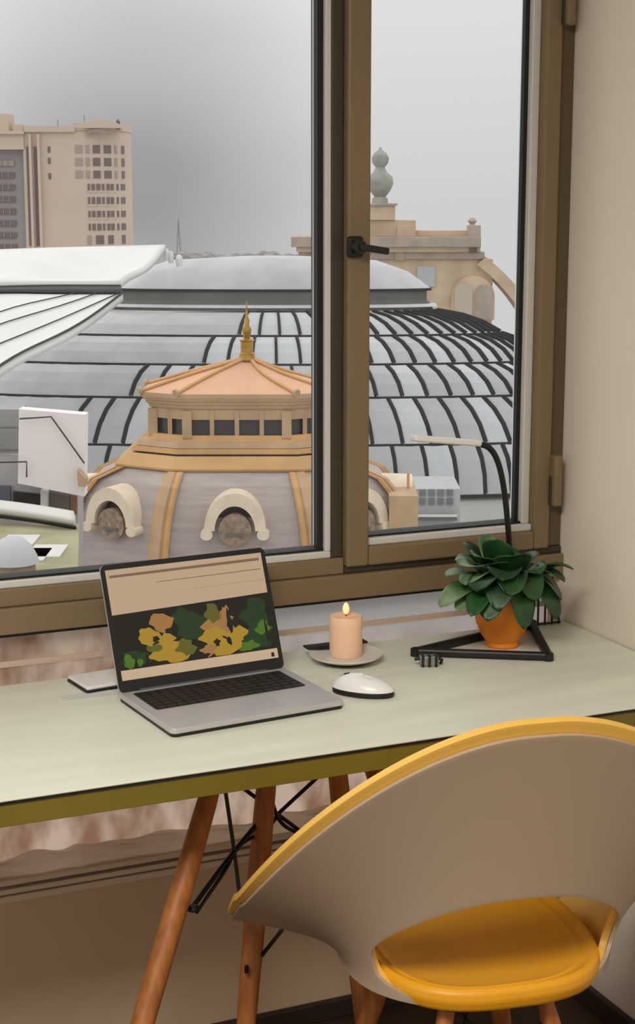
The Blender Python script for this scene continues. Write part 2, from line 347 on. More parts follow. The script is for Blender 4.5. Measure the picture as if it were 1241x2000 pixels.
# lid: hinged at the back
TILT = radians(21); LH = .218
lid = empty('lid', (0, LD-.008, .0135), 0, lap); lid.rotation_euler = (-TILT, 0, 0)
def lidv(x, z, y=0): return (x, y, z)
prism('back_cover', [(x, 0, y) for x, y in rrect(LW, LH/2, .010, 5, 0, LH/2)], (0, .005, 0), M_alu, lid, bevel=.001)
prism('bezel', [(x, -.0016, y) for x, y in rrect(LW, LH/2, .010, 5, 0, LH/2)], (0, .0015, 0), M_black, lid)
tube('hinge', [(-.12, .001, -.001), (.12, .001, -.001)], .005, mat('hinge_grey', (86, 86, 90), .4), lid, 12)
SX, SZ0, SZ1 = .148, .020, .209
def emis(name, c, s=.80):
    return mat('screen_'+name, tuple(int(v*.25) for v in c), .35, emit=c, estr=s)
def scr(name, poly, m, lay):
    """flat polygon of the picture; u, v run 0..1 over the screen, v up"""
    y = -.0017-.00004*lay; v = [(-SX+2*SX*a, y, SZ0+(SZ1-SZ0)*b) for a, b in poly]
    return v, [tuple(range(len(v)))], m
sc_m = [emis('cream', (196, 168, 138)), emis('dark', (8, 14, 8)), emis('green', (20, 52, 22)), emis('ochre', (172, 136, 42)), emis('tan', (164, 116, 64)), emis('lime', (70, 110, 24)), emis('line', (128, 100, 78)), emis('olive', (96, 92, 30)), emis('pale', (206, 178, 146))]
V, F, MI = [], [], []
def addp(poly, mi, lay):
    v, f, _ = scr('', poly, None, lay); k = len(V); V.extend(v); F.append(tuple(i+k for i in f[0])); MI.append(mi)
def blob(cx, cy, rx, ry, mi, lay, seed, n=22, rough=.22):
    rr = random.Random(seed); ph = [rr.uniform(0, 6.3) for _ in range(4)]
    addp([(min(.995, max(.005, cx+rx*cos(a)*(1+rough*sin(3*a+ph[0])+rough*.7*sin(5*a+ph[1])))), min(.585, max(.095, cy+ry*sin(a)*(1+rough*sin(2*a+ph[2])+rough*.6*sin(7*a+ph[3]))))) for a in [2*pi*i/n for i in range(n)]], mi, lay)
addp([(0, 0), (1, 0), (1, 1), (0, 1)], 0, 0)
for (a, b, y0, y1) in ((.02, .98, .925, .955), (.3, .98, .84, .852), (.40, .99, .74, .747)): addp([(a, y0), (b, y0+.004), (b, y1), (a, y1-.006)], 6, 1)
addp([(0, .09), (1, .09), (1, .62), (0, .59)], 1, 1)
for i, (cx, cy, rx, ry, mi) in enumerate([(.10, .18, .09, .08, 2), (.46, .42, .10, .16, 2), (.90, .44, .09, .14, 2), (.88, .22, .10, .10, 2), (.06, .16, .035, .06, 5), (.12, .14, .02, .04, 5), (.82, .15, .06, .05, 5), (.42, .22, .06, .07, 7), (.93, .30, .05, .06, 5),
      (.62, .50, .05, .08, 7), (.20, .36, .07, .07, 3), (.29, .47, .075, .075, 4), (.31, .30, .05, .06, 3), (.28, .20, .10, .09, 3), (.36, .18, .07, .10, 3), (.22, .25, .05, .04, 7), (.66, .38, .10, .11, 4), (.60, .27, .08, .08, 3), (.66, .17, .11, .07, 3), (.75, .26, .07, .08, 3), (.56, .16, .05, .05, 4), (.70, .46, .03, .10, 4)]):
    blob(cx, cy, rx, ry, mi, 2+(i % 12), i+3)
for i, (cx, cy, rx, ry) in enumerate([(.72, .40, .018, .10), (.24, .33, .02, .03), (.62, .22, .02, .03), (.70, .22, .015, .04), (.33, .39, .02, .02), (.54, .12, .02, .02), (.95, .25, .008, .12), (.98, .40, .008, .12), (.10, .12, .01, .05), (.17, .14, .012, .06)]): blob(cx, cy, rx, ry, 1, 15, 50+i)
addp([(.0, .0), (1, .0), (1, .085), (0, .09)], 8, 1)
addp([(.955, .015), (.975, .015), (.975, .055), (.955, .055)], 1, 2)
so = obj('screen', V, F, sc_m, lid)
for p_, mi in zip(so.data.polygons, MI): p_.material_index = mi

# ---------------------------------------------------------------- notebook, card, mouse, candle
nb = tag(empty('notebook', (.722, 2.610, DZ), radians(8)), 'white notebook with black cover half hidden behind the laptop screen', 'notebook')
box('cover', -.045, .075, -.048, .040, 0, .005, M_black, nb, .002)
box('pages', -.043, .075, -.044, .039, .005, .011, M_paper, nb, .002)
tag(box('card', .640, .742, 2.530, 2.562, DZ, DZ+.0015, mat('grey_card', (206, 206, 200), .6), None, .0004), 'thin pale card lying beside the left edge of the laptop', 'card')
mo = tag(empty('computer_mouse', (1.116, 2.372, DZ), radians(-42)), 'white computer mouse with black underside beside the laptop', 'mouse')
def mouse_top(u, v):
    a = 2*pi*u; r = v**.6; x = .055*r*cos(a); y = .0275*r*sin(a)*(1+.06*cos(a)); return (x, y, .010+.023*(1-r**2.6)**.7*(1-.16*cos(a)))
grid('shell', mouse_top, 40, 12, M_mouse, mo)
prism('underside', [(.0545*cos(2*pi*i/40), .0270*sin(2*pi*i/40)*(1+.06*cos(2*pi*i/40)), 0) for i in range(40)], (0, 0, .0105), M_black, mo, bevel=.002)
bar('button_seam', (-.012, 0, .0362), (-.040, 0, .0290), .0015, .001, mat('grey_seam', (120, 120, 120), .5), mo)
bar('scroll_wheel', (-.024, 0, .0345), (-.034, 0, .0318), .004, .003, M_black, mo, .001)
sa = tag(empty('saucer', (1.170, 2.562, DZ)), 'pale ceramic saucer under the peach candle, underside shadow painted as a black foot', 'saucer')
lathe('foot', [(.030, 0), (.040, .002), (.046, .006)], M_black, sa, n=48)  # shadow beneath the saucer put in as a black base piece
lathe('dish', [(.030, .0045), (.046, .006), (.060, .0110), (.0665, .0150), (.0668, .0172), (.060, .0150), (.040, .0105), (.001, .0100)], M_plate, sa, n=56)
tr = tag(empty('black_tray', (1.172, 2.609, DZ+.0174)), 'flat black tray lying across the back of the saucer', 'tray')
box('tray_plate', -.060, .062, -.008, .018, 0, .004, M_black, tr, .002)
ca = tag(empty('candle', (1.173, 2.568, DZ+.0105)), 'lit peach pillar candle on a saucer', 'candle')
lathe('wax', [(.0285, 0), (.0298, .002), (.0300, .030), (.0306, .060), (.0302, .070), (.0285, .0745), (.024, .0748), (.020, .0735), (.001, .073)], M_wax, ca, n=48)
tube('wick', [(0, 0, .072), (.0005, 0, .080)], .0010, M_black, ca, 8)
lathe('flame', [(.0015, .077), (.0050, .080), (.0064, .086), (.0056, .092), (.0036, .0965), (.0008, .099)], mat('candle_flame', (255, 205, 150), .5, emit=(255, 188, 128), estr=1.0), ca, n=20)

# ---------------------------------------------------------------- desk lamp with triangular foot
la = tag(empty('desk_lamp', (1.50, 2.56, DZ)), 'desk lamp with white bar head, black curved arm and triangular base', 'lamp')
def ll(p): return Vector(p)-Vector((1.50, 2.56, DZ))
A = PZ(812, 1273, DZ+.008); B = PZ(1072, 1282, DZ+.008); Cc = Vector((1.604, 2.632, DZ+.008))
for a, b in ((A, B), (B, Cc), (Cc, A)): bar('base_bar', ll(a), ll(b), .015, .015, M_black, la, .004)
for a in (A, B, Cc): lathe('base_corner', [(.004, -.008), (.0095, -.007), (.0095, .006), (.005, .0085)], M_black, la, ll(a), 20)
YL = 2.600
arm = catmull([Cc+Vector((0, 0, .0)), PY(1010, 1190, 2.62), PY(998, 1110, 2.61), PY(993, 1030, YL), PY(984, 950, YL), PY(972, 900, YL), PY(955, 874, YL), PY(930, 866, YL)])
tube('arm', [ll(p) for p in arm], .0058, M_black, la, 12)
hA, hB = PY(936, 865, YL), PY(806, 855, YL-.02)
hb = bar('lamp_head', ll(hA), ll(hB), .022, .0105, M_lampw, la, .003)
bar('light_strip', ll(hA)+Vector((0, 0, -.0058)), ll(hB)+Vector((0, 0, -.0058)), .014, .001, mat('led_diffuser', (220, 222, 225), .5), la)
# small clear clip
cl = tag(empty('metal_clip', (PZ(838, 1300, DZ).x, PZ(838, 1300, DZ).y, DZ), radians(-20)), 'small silver and black clip in front of the lamp base', 'clip')
box('body', -.017, .017, -.010, .010, 0, .020, mat('brushed_silver', (150, 152, 148), .3, metal=.7, var=.3, scale=90), cl, .003)
for x in (-.012, .0, .012): box('rib', x-.0025, x+.0025, -.0125, .0125, 0, .022, mat('dark_steel', (44, 46, 46), .35, metal=.5), cl, .001)
tube('arm', [(.015, 0, .015), (.024, 0, .010), (.022, .004, .003)], .003, M_black, cl, 8)
tube('arm', [(-.016, 0, .014), (-.026, 0, .012)], .003, M_black, cl, 8)
# small wire rack behind the pot
rk = tag(empty('wire_rack', (1.645, 2.640, DZ)), 'small black wire rack behind the orange flower pot', 'rack')
for i, x in enumerate((-.022, -.006, .010, .026)): tube('wire', [(x, 0, 0), (x, 0, .062)], .0022, M_black, rk, 8)
tube('top_wire', [(-.026, 0, .060), (.030, 0, .060)], .0022, M_black, rk, 8)
tube('bottom_wire', [(-.026, 0, .003), (.030, 0, .003)], .0022, M_black, rk, 8)

# ---------------------------------------------------------------- potted plant
PX_, PY_ = 1.487, 2.545
pl = tag(empty('potted_plant', (PX_, PY_, DZ)), 'leafy dark green plant in a rounded orange pot inside the lamp base', 'plant')
lathe('pot', [(.030, 0), (.033, .003), (.031, .010), (.040, .022), (.050, .045), (.0555, .070), (.0560, .090), (.0545, .100), (.0505, .100), (.0515, .088), (.045, .082), (.001, .082)], M_pot, pl, n=56)
lathe('soil', [(.049, .084), (.030, .088), (.001, .090)], M_soil, pl, n=24)
def leaf(name, root, tip, w, m, lift=.03, cup=.25, roll=0.0):
    root, tip = Vector(root), Vector(tip); d = tip-root; L = d.length; side = d.cross(Vector((0, 0, 1))); side = side.normalized() if side.length > 1e-5 else Vector((1, 0, 0))
    side = Matrix.Rotation(roll, 3, d.normalized()) @ side
    up = side.cross(d.normalized())
    nu, nv = 8, 18; v = []
    for j in range(nv+1):
        t = 1-(1-j/nv)**1.25; c = root+d*t+Vector((0, 0, 1))*(lift*4*t*(1-t))+Vector((0, 0, -1))*(.012*t**3)
        q = max(0, (t-.24)/.76); hw = max(w*.10 if t < .9 else w*.02, w*max(0, 1-(2*q**1.12-1)**2)**.45 if t > .24 else 0)
        for i in range(nu+1):
            s = -1+2*i/nu; v.append(c+side*(hw*s)+up*(cup*hw*(s*s-.35))+up*(.0015*sin(9*t+3*s)))
    f = [(j*(nu+1)+i, j*(nu+1)+i+1, (j+1)*(nu+1)+i+1, (j+1)*(nu+1)+i) for j in range(nv) for i in range(nu)]
    o = obj(name, [p-Vector((PX_, PY_, DZ)) for p in v], f, m, pl, True)
    s_ = o.modifiers.new('thick', 'SOLIDIFY'); s_.thickness = .0016; return o
ctr = Vector((PX_, PY_, DZ+.088))
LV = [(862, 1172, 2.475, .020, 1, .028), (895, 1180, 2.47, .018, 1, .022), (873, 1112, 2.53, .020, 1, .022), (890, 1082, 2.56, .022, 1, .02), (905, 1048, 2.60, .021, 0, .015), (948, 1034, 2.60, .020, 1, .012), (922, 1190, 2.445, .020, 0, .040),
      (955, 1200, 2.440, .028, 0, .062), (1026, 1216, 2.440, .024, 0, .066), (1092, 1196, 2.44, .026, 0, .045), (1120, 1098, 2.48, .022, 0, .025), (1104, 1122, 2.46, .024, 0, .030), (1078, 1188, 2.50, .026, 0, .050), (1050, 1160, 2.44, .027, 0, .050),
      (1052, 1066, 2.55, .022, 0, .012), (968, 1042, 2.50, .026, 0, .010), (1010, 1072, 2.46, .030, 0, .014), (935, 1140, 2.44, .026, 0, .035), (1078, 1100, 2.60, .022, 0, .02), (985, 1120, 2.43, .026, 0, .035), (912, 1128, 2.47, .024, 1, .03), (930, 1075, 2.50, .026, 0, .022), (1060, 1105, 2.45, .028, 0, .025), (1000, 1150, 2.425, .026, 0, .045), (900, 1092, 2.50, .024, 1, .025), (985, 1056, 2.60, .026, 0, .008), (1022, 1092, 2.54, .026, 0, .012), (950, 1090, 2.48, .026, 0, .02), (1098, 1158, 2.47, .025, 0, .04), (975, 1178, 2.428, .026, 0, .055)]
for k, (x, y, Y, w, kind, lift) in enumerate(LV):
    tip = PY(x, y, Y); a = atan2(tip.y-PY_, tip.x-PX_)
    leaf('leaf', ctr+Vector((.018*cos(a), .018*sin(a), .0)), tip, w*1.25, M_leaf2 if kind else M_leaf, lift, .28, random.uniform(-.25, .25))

# ---------------------------------------------------------------- yellow and white shell chair
CHA = radians(9.5); cr = Vector((cos(CHA), -sin(CHA), 0)); cf = Vector((sin(CHA), cos(CHA), 0))
CB = Vector((1.128, 1.815, 0)); CO = CB + cf*.27
chair = tag(empty('shell_chair', CO, -CHA), 'white shell chair with yellow inside, open back and wooden legs', 'chair')
PHM = radians(128)
def sm(a, b, x): t = max(0, min(1, (x-a)/(b-a))); return t*t*(3-2*t)
def shell_pt(ph, t, off=0.0):
    """ph: angle from the back centre, t: 0 at the seat, 1 at the rim, off: outward offset"""
    def P(ph, t):
        a = abs(ph); s = 1 if ph >= 0 else -1
        se = lambda v: (abs(v)**.80)*(1 if v >= 0 else -1)
        k = t**1.9
        zr = .455+.435*(1-sm(radians(2), PHM, a))
        z0 = .425
        rx = .205+(.385-.205)*k; ry = .185+(.275-.185)*(k*(1-.25*sm(radians(60), PHM, a)))
        yf = .0
        x = s*rx*abs(sin(min(a, pi/2))) if a < pi/2 else s*rx*(1-.10*((a-pi/2)/(PHM-pi/2))**2)
        y = -ry*se(cos(a)) if a < pi/2 else (a-pi/2)/(PHM-pi/2)*(.10+.10*k)
        z = z0+(zr-z0)*t
        return Vector((x, y, z))
    p = P(ph, t)
    if off:
        e = .004; n = (P(ph+e, t)-P(ph-e, t)).cross(P(ph, min(1, t+e))-P(ph, max(0, t-e)))
        n.normalize(); c = Vector((0, .02, p.z-.02))
        if n.dot(p-c) < 0: n = -n
        p = p+n*off
    return p
def shell(name, off, thick, t1, hole, m, nphi=150, nt=56):
    pa, ta = [], []
    verts = {}; V = []; F = []
    hc, hp, htw, ex = hole       # centre t, half angle, half t, exponent
    def g(ph, t): return (abs(ph/hp))**ex+(abs((t-hc)/htw))**ex
    par = [[(-PHM+2*PHM*i/nphi, j/nt) for i in range(nphi+1)] for j in range(nt+1)]
    keep = []
    for j in range(nt):
        for i in range(nphi):
            q = [(j, i), (j, i+1), (j+1, i+1), (j+1, i)]
            cph = sum(par[a][b][0] for a, b in q)/4; ct = sum(par[a][b][1] for a, b in q)/4
            if g(cph, ct) > 1: keep.append(q)
    cnt = {}
    for q in keep:
        for c in q: cnt[c] = cnt.get(c, 0)+1
    for q in keep:
        for c in q:
            if c not in verts:
                ph, t = par[c[0]][c[1]]; edge = c[0] in (0, nt) or c[1] in (0, nphi)
                if not edge and cnt[c] < 4 or g(ph, t) < 1:
                    s = g(ph, t)**(-1/ex); ph, t = ph*s, hc+(t-hc)*s
                verts[c] = len(V); V.append(shell_pt(ph, max(0, t)*t1(ph), off))
        F.append(tuple(verts[c] for c in q))
    o = obj(name, V, F, m, chair, True)
    s_ = o.modifiers.new('thick', 'SOLIDIFY'); s_.thickness = thick; s_.offset = 0; b = o.modifiers.new('round', 'BEVEL'); b.width = thick*.45; b.segments = 3; b.limit_method = 'ANGLE'; b.angle_limit = radians(50)
    return o
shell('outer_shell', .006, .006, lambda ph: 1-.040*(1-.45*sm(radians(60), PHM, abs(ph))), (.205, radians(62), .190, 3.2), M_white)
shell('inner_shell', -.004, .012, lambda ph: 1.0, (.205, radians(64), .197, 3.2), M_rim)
def seat_pt(u, v):
    a = 2*pi*u; c, s = cos(a), sin(a); e = .72
    x = (abs(c)**e)*(1 if c >= 0 else -1); y = (abs(s)**e)*(1 if s >= 0 else -1)
    prof = [(0, .436), (.55, .438), (.80, .444), (.86, .449), (.875, .4475), (.90, .4485), (.965, .458), (1.0, .452), (1.012, .440), (.99, .424), (.90, .414), (0, .410)]
    k = v*(len(prof)-1); i = min(int(k), len(prof)-2); f = k-i; r = prof[i][0]*(1-f)+prof[i+1][0]*f; z = prof[i][1]*(1-f)+prof[i+1][1]*f
    return Vector((.185*r*x, .014+.214*r*y, z))
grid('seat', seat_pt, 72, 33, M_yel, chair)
M_met = mat('dark_chair_frame', (34, 32, 32), .4, metal=.4)
for sx in (-1, 1):
    for sy in (-1, 1):
        a, b = Vector((sx*.078-.012, sy*.125-.02, .405)), Vector((sx*.175-.012, sy*.225-.02, .0))
        tube('leg', [a+(b-a)*(i/6) for i in range(7)], [.0125, .0150, .0165, .0165, .0155, .014, .0115], M_wood, chair, 16)
for a, b in (((-1, -1), (1, 1)), ((1, -1), (-1, 1))):
    tube('cross_wire', [(a[0]*.125-.012, a[1]*.173-.02, .21), (b[0]*.085-.012, b[1]*.131-.02, .38)], .003, M_met, chair, 8)
tube('seat_frame', [(-.09, -.14, .402), (.066, -.14, .402), (.066, .10, .402), (-.09, .10, .402), (-.09, -.14, .402)], .006, M_met, chair, 8)
# ---------------------------------------------------------------- cloth roll on the low ledge, white cord
M_cotton = mat('white_cotton', (248, 244, 236), .9, bump=.4, bscale=90)
def sheer(m, fac):
    n, l = m.node_tree.nodes, m.node_tree.links; b = n['Principled BSDF']; t = n.new('ShaderNodeBsdfTranslucent'); t.inputs[0].default_value = b.inputs['Base Color'].default_value
    x = n.new('ShaderNodeMixShader'); x.inputs[0].default_value = fac; l.new(b.outputs[0], x.inputs[1]); l.new(t.outputs[0], x.inputs[2]); l.new(x.outputs[0], n['Material Output'].inputs[0])
sheer(M_cotton, .5)      # thin cotton lets the daylight of the panel through
def roll(u, v):
    a = pi*(1.5-1.25*v); x = .35+u*1.25; lump = .004*sin(31*u+1)+.003*sin(67*u)+.008*math.exp(-((u-.335)/.03)**2)+.007*math.exp(-((u-.275)/.015)**2)
    r = .013+lump*(.4+.6*max(0, sin(a)))+.002*sin(9*a+40*u); return Vector((x, WY-.004+r*1.25*cos(a), .412+.013+r*1.15*sin(a)))
tag(grid('rolled_cloth', roll, 160, 14, M_cotton), 'lumpy white rolled cloth lying on the low ledge under the desk', 'cloth')
c0 = PY(1056, 1930, 2.46)
cordp = catmull([c0+Vector((-.03, .06, .25)), c0+Vector((-.004, .01, .05)), c0, Vector((c0.x+.008, c0.y, .12)), Vector((c0.x+.012, c0.y+.01, .03)), Vector((c0.x+.05, c0.y+.06, .004)), Vector((XR-.03, WY-.10, .004))])
tag(tube('power_cord', cordp, .0035, M_lampw, None, 8), 'white power cord hanging down behind the chair seat', 'cord')
# ---------------------------------------------------------------- fill lamp added on the ceiling, out of view, to brighten the room
cl2 = tag(empty('ceiling_fill_light', (-.25, .55, ZC)), 'flat unseen ceiling panel added as fill light', 'lamp')
box('housing', -.62, .62, -.42, .42, -.05, 0, M_lampw, cl2, .006)
box('diffuser', -.60, .60, -.40, .40, -.058, -.05, mat('fill_diffuser', (250, 244, 230), .6, emit=(255, 240, 218), estr=2.6), cl2)
ld = bpy.data.lights.new('fill_lamp', 'AREA'); ld.shape = 'RECTANGLE'; ld.size = 1.18; ld.size_y = .78; ld.energy = 66; ld.color = (1, .96, .90)
lo = bpy.data.objects.new('fill_lamp', ld); lo.location = (0, 0, -.062); link(lo, cl2)

# ================================================================== OUTSIDE
def oz(y, D): return PD(620, y, D).z
def pxm(D): return FPX/D*1.0/ (1.0)      # pixels per metre, near the horizon
M_zinc = mat('zinc_sheet', (180, 182, 182), .5, metal=.05, var=.07, scale=.6)
M_zinc2 = mat('pale_zinc_sheet', (196, 199, 202), .48, metal=.05, var=.07, scale=.6)
M_seam = mat('dark_lead_seam', (34, 36, 38), .6)
M_zdark = mat('grey_roof_fascia', (96, 97, 92), .7, var=.15, scale=.5)
M_snow = mat('white_roof_membrane', (212, 211, 208), .8, var=.03, scale=.4)
M_cop = mat('peach_copper_roof', (204, 158, 124), .55, var=.06, scale=1.2)
M_ora = mat('ochre_stone_rib', (192, 150, 100), .65, var=.08, scale=1.5)
M_stone = mat('buff_stone', (176, 148, 116), .75, var=.10, scale=1.5)
M_mauve = mat('mauve_slate', (164, 152, 146), .75, var=.08, scale=1.4, stretch=(1, 1, 7))
M_dk = mat('dark_opening', (30, 28, 28), .4)
M_gold = mat('gilded_finial', (168, 132, 58), .35, metal=.6, var=.3, scale=8)
M_cream = mat('cream_tower_facade', (196, 178, 162), .8, var=.03, scale=.1)
M_purp = mat('grey_wing_facade', (150, 142, 142), .8, var=.04, scale=.1)
M_win = mat('tower_window_glass', (112, 98, 94), .4)
M_ground = mat('pale_street', (176, 176, 174), .9, var=.06, scale=.02)
tag(lathe('ground', [(260, -.5), (260, 0)], M_ground, None, (CC.x+FH.x*140, CC.y+FH.y*140, -34), 48, False), 'pale hazy ground far below the window', kind='structure')

def frame_empty(name, px, D, parent=None):
    """an Empty at a spot outside; its local x runs to the right, local -y towards the window; z stays absolute minus its own"""
    p = PD(px, 400, D); return empty(name, (p.x, p.y, 0), -YAW, parent)
def lz(y, D): return PD(620, y, D).z

# ---------------------------------------------------------------- zinc rotunda
DD = 75.0; s_ = DD/FPX
rot = tag(frame_empty('zinc_roof', 532, DD), 'broad grey zinc roof of stepped tiers with dark seams behind the pavilion', 'roof')
rot.scale = (1, .20, 1)
def ring(name, prof, m, parent, n=96, smooth=True):
    v, f = [], []
    for r, z in prof:
        for i in range(n): v.append((r*cos(2*pi*i/n), r*sin(2*pi*i/n), z))
    for j in range(len(prof)-1):
        for i in range(n): f.append((j*n+i, j*n+(i+1) % n, (j+1)*n+(i+1) % n, (j+1)*n+i))
    o = obj(name, v, f, m, parent, smooth); autosmooth(o, 30); return o
T = [(505, 40), (509, 190), (566, 282)]
ring('cap', [(.1, lz(499, DD)), (60*s_, lz(500, DD)), (200*s_, lz(508, DD)), (262*s_, lz(530, DD)), (305*s_, lz(562, DD))], M_zinc, rot)
ring('cap_eave', [(304*s_, lz(562, DD)), (308*s_, lz(562, DD)), (308*s_, lz(567, DD)), (290*s_, lz(567, DD))], M_seam, rot)
ring('drum', [(299*s_, lz(566, DD)), (299*s_, lz(585, DD)), (305*s_, lz(590, DD)), (312*s_, lz(604, DD))], M_zdark, rot)
ring('drum_moulding', [(308*s_, lz(592, DD)), (316*s_, lz(592, DD)), (320*s_, lz(598, DD)), (310*s_, lz(598, DD))], M_zinc2, rot)
TIERS = [(606, 318, 648, 440), (651, 444, 701, 526), (704, 530, 762, 606), (765, 610, 849, 690), (852, 694, 945, 726)]
def panel_mesh(r0, z0, r1, z1, da, bulge, seam):
    n = 3; m_ = 3 if da > .2 else 1; v, f = [], []; gap = .003 if seam else 0
    mats = []
    for i in range(n+1):
        t = i/n; r = r0+(r1-r0)*t+bulge*4*t*(1-t)*.5; z = z0+(z1-z0)*t+bulge*4*t*(1-t)*.4
        for k in range(m_+1):
            a = gap+(da-2*gap)*k/m_; v.append((r*sin(a), -r*cos(a), z))
    f = [(i*(m_+1)+k, i*(m_+1)+k+1, (i+1)*(m_+1)+k+1, (i+1)*(m_+1)+k) for i in range(n) for k in range(m_)]
    mats = [0]*len(f)
    if seam:
        w = .065/r1*seam; b = len(v)
        for i in range(n+1):
            t = i/n; r = r0+(r1-r0)*t+bulge*4*t*(1-t)*.5; z = z0+(z1-z0)*t+bulge*4*t*(1-t)*.4
            v += [(r*sin(-w), -r*cos(-w), z), ((r+.14)*sin(-w), -(r+.14)*cos(-w), z+.10), ((r+.14)*sin(w), -(r+.14)*cos(w), z+.10), (r*sin(w), -r*cos(w), z)]
        for i in range(n):
            for k in range(3): f.append((b+i*4+k, b+i*4+k+1, b+(i+1)*4+k+1, b+(i+1)*4+k)); mats.append(1)
    me = bpy.data.meshes.new('zinc_panel'); me.from_pydata(v, [], f)
    for x in (M_zinc, M_seam): me.materials.append(x)
    for p_, q in zip(me.polygons, mats): p_.material_index = q
    return me
for ti, (y0, r0, y1, r1) in enumerate(TIERS):
    R0, R1, Z0, Z1 = r0*s_, r1*s_, lz(y0, DD), lz(y1, DD)
    ring('tier_deck', [(R0-.15, Z0-.15), (R1-.15, Z1-.25)], M_zdark, rot)
    ring('gutter', [(R1-.02, Z1+.02), (R1+.10, Z1+.02), (R1+.10, Z1-.14), (R1-.2, Z1-.14)], M_seam, rot)
    wide = (-180, [-8, -14, -26, -34, -36][ti]); fine = 5.0
    me_w = panel_mesh(R0, Z0, R1, Z1, radians(24), .35, 0); me_f = panel_mesh(R0, Z0, R1, Z1, radians(fine), .35, 1.0)
    me_f2 = me_f.copy(); me_f2.materials[0] = M_zinc2
    a = wide[1]
    while a < 100:
        o = link(bpy.data.objects.new('zinc_panel', me_f2 if (int(a*7) % 3 == 0 or -22 < a < 12 and ti < 2) else me_f), rot); o.rotation_euler = (0, 0, radians(a)); a += fine
    a = wide[1]-24
    while a > -125:
        o = link(bpy.data.objects.new('wide_sheet', me_w), rot); o.rotation_euler = (0, 0, radians(a)); a -= 24
ring('lower_wall', [(700*s_, lz(945, DD)), (690*s_, lz(1100, DD)), (690*s_, -34)], mat('pale_render', (186, 186, 184), .85, var=.05, scale=.4), rot)
# low facade with windows under the zinc eave, on the right
lowb = tag(frame_empty('low_annex', 845, 62), 'low grey annex with small windows below the right side of the zinc roof', 'building')
zb = lambda y: lz(y, 62)
box('wall', -1.2, 1.25, 0, 3, -34, zb(955), mat('annex_grey', (170, 172, 172), .85, var=.05), lowb)
for i in range(6):
    for j in range(2): box('window', -1.08+i*.36, -.84+i*.36, -.06, .02, zb(985-j*17), zb(973-j*17), mat('annex_window', (110, 114, 116), .4), lowb)
box('ledge', -1.3, 1.1, -.5, 0, zb(1012), zb(1005), M_zdark, lowb); box('terrace_rail', -1.3, 1.1, -.5, -.4, zb(1005), zb(1001), M_bead, lowb)

# ---------------------------------------------------------------- white membrane roofs on the left
wr = tag(frame_empty('white_roof', 100, 58), 'large white curved roof sheets with dark joints at the left', 'roof')
inv = wr.matrix_basis.inverted()
def loc(p): return inv @ Vector(p)
def sheet(top, bot, d0, d1, sag):
    T_ = catmull([Vector((x, y, 0)) for x, y in top], 8); B_ = catmull([Vector((x, y, 0)) for x, y in bot], 8)
    def at(L, u): k = u*(len(L)-1); i = min(int(k), len(L)-2); return L[i].lerp(L[i+1], k-i)
    def fn(u, v):
        q = at(T_, u).lerp(at(B_, u), v); D = d0+(d1-d0)*v; y = q.y+sag*sin(pi*v)*(1-u*.5)
        return loc(PD(q.x, y, D)+Vector((0, 0, .30*sin(11*u+2*v)*sin(pi*v))))
    return fn
s1 = sheet([(-320, 520), (-100, 503), (60, 496), (180, 493), (324, 489)], [(-320, 585), (-140, 572), (-20, 566), (90, 563), (236, 563)], 68, 58, 3)
s2 = sheet([(-320, 590), (-140, 579), (0, 573), (110, 574), (240, 574)], [(-500, 900), (-400, 850), (-250, 800), (-120, 760), (-15, 728)], 57, 45, -6)
grid('upper_sheet', s1, 40, 12, M_snow, wr, .25); grid('lower_sheet', s2, 40, 16, M_snow, wr, .25)
grid('fascia', lambda u, v: s1(u, 1).lerp(s2(u, 0), v), 24, 1, M_seam, wr, .1)
def on(fn, pts, r=.07, name='joint_line', m=M_seam): tube(name, [fn(u, v)+Vector((0, 0, .05)) for u, v in pts], r, m, wr, 6)
on(s1, [(i/24, 1.0) for i in range(25)], .09, 'gutter'); on(s2, [(i/24, .0) for i in range(25)], .06, 'gutter')
on(s1, [(.55+.30*t, .98-.72*t) for t in [i/10 for i in range(11)]], .022); on(s1, [(.70+.22*t, .80-.5*t**.8) for t in [i/10 for i in range(11)]], .018)
on(s2, [(.55+.36*t, .75*(1-t)) for t in [i/10 for i in range(11)]], .022); on(s2, [(.45+.38*t, .55*(1-t)) for t in [i/10 for i in range(11)]], .022); on(s2, [(.66+.33*t, .86*(1-t)) for t in [i/10 for i in range(11)]], .022)
on(s2, [(1.0, t) for t in [i/12 for i in range(13)]], .04, 'verge')
for x, y, r in ((325, 495, .14), (334, 500, .12), (350, 507, .16)):
    lathe('roof_vent', [(r*.8, -.3), (r, 0), (r*.7, .15), (.05, .2)], M_snow, wr, loc(PD(x, y, 68)), 12)

# ---------------------------------------------------------------- pavilion with octagonal dome
PDD = 38.0; q_ = PDD/FPX
pav = tag(frame_empty('domed_pavilion', 464, PDD), 'octagonal pavilion with peach hipped roof, gilt spire and mauve dome', 'pavilion')
def octo(h, a, y, dx=0): 
    h, a = h*q_, a*q_; z = lz(y, PDD-.40*h); return [Vector((x, yy*.6, z)) for x, yy in ((-a, -h), (a, -h), (h, -a), (h, a), (a, h), (-a, h), (-h, a), (-h, -a))]
def octring(name, levels, m, parent, bevel=0, cap=True):
    v, f = [], []
    for L in levels: v += octo(*L)
    for j in range(len(levels)-1):
        for i in range(8): f.append((j*8+i, j*8+(i+1) % 8, (j+1)*8+(i+1) % 8, (j+1)*8+i))
    if cap: f.append(tuple(range(8))); f.append(tuple(range((len(levels)-1)*8, len(levels)*8)))
    return obj(name, v, f, m, parent)
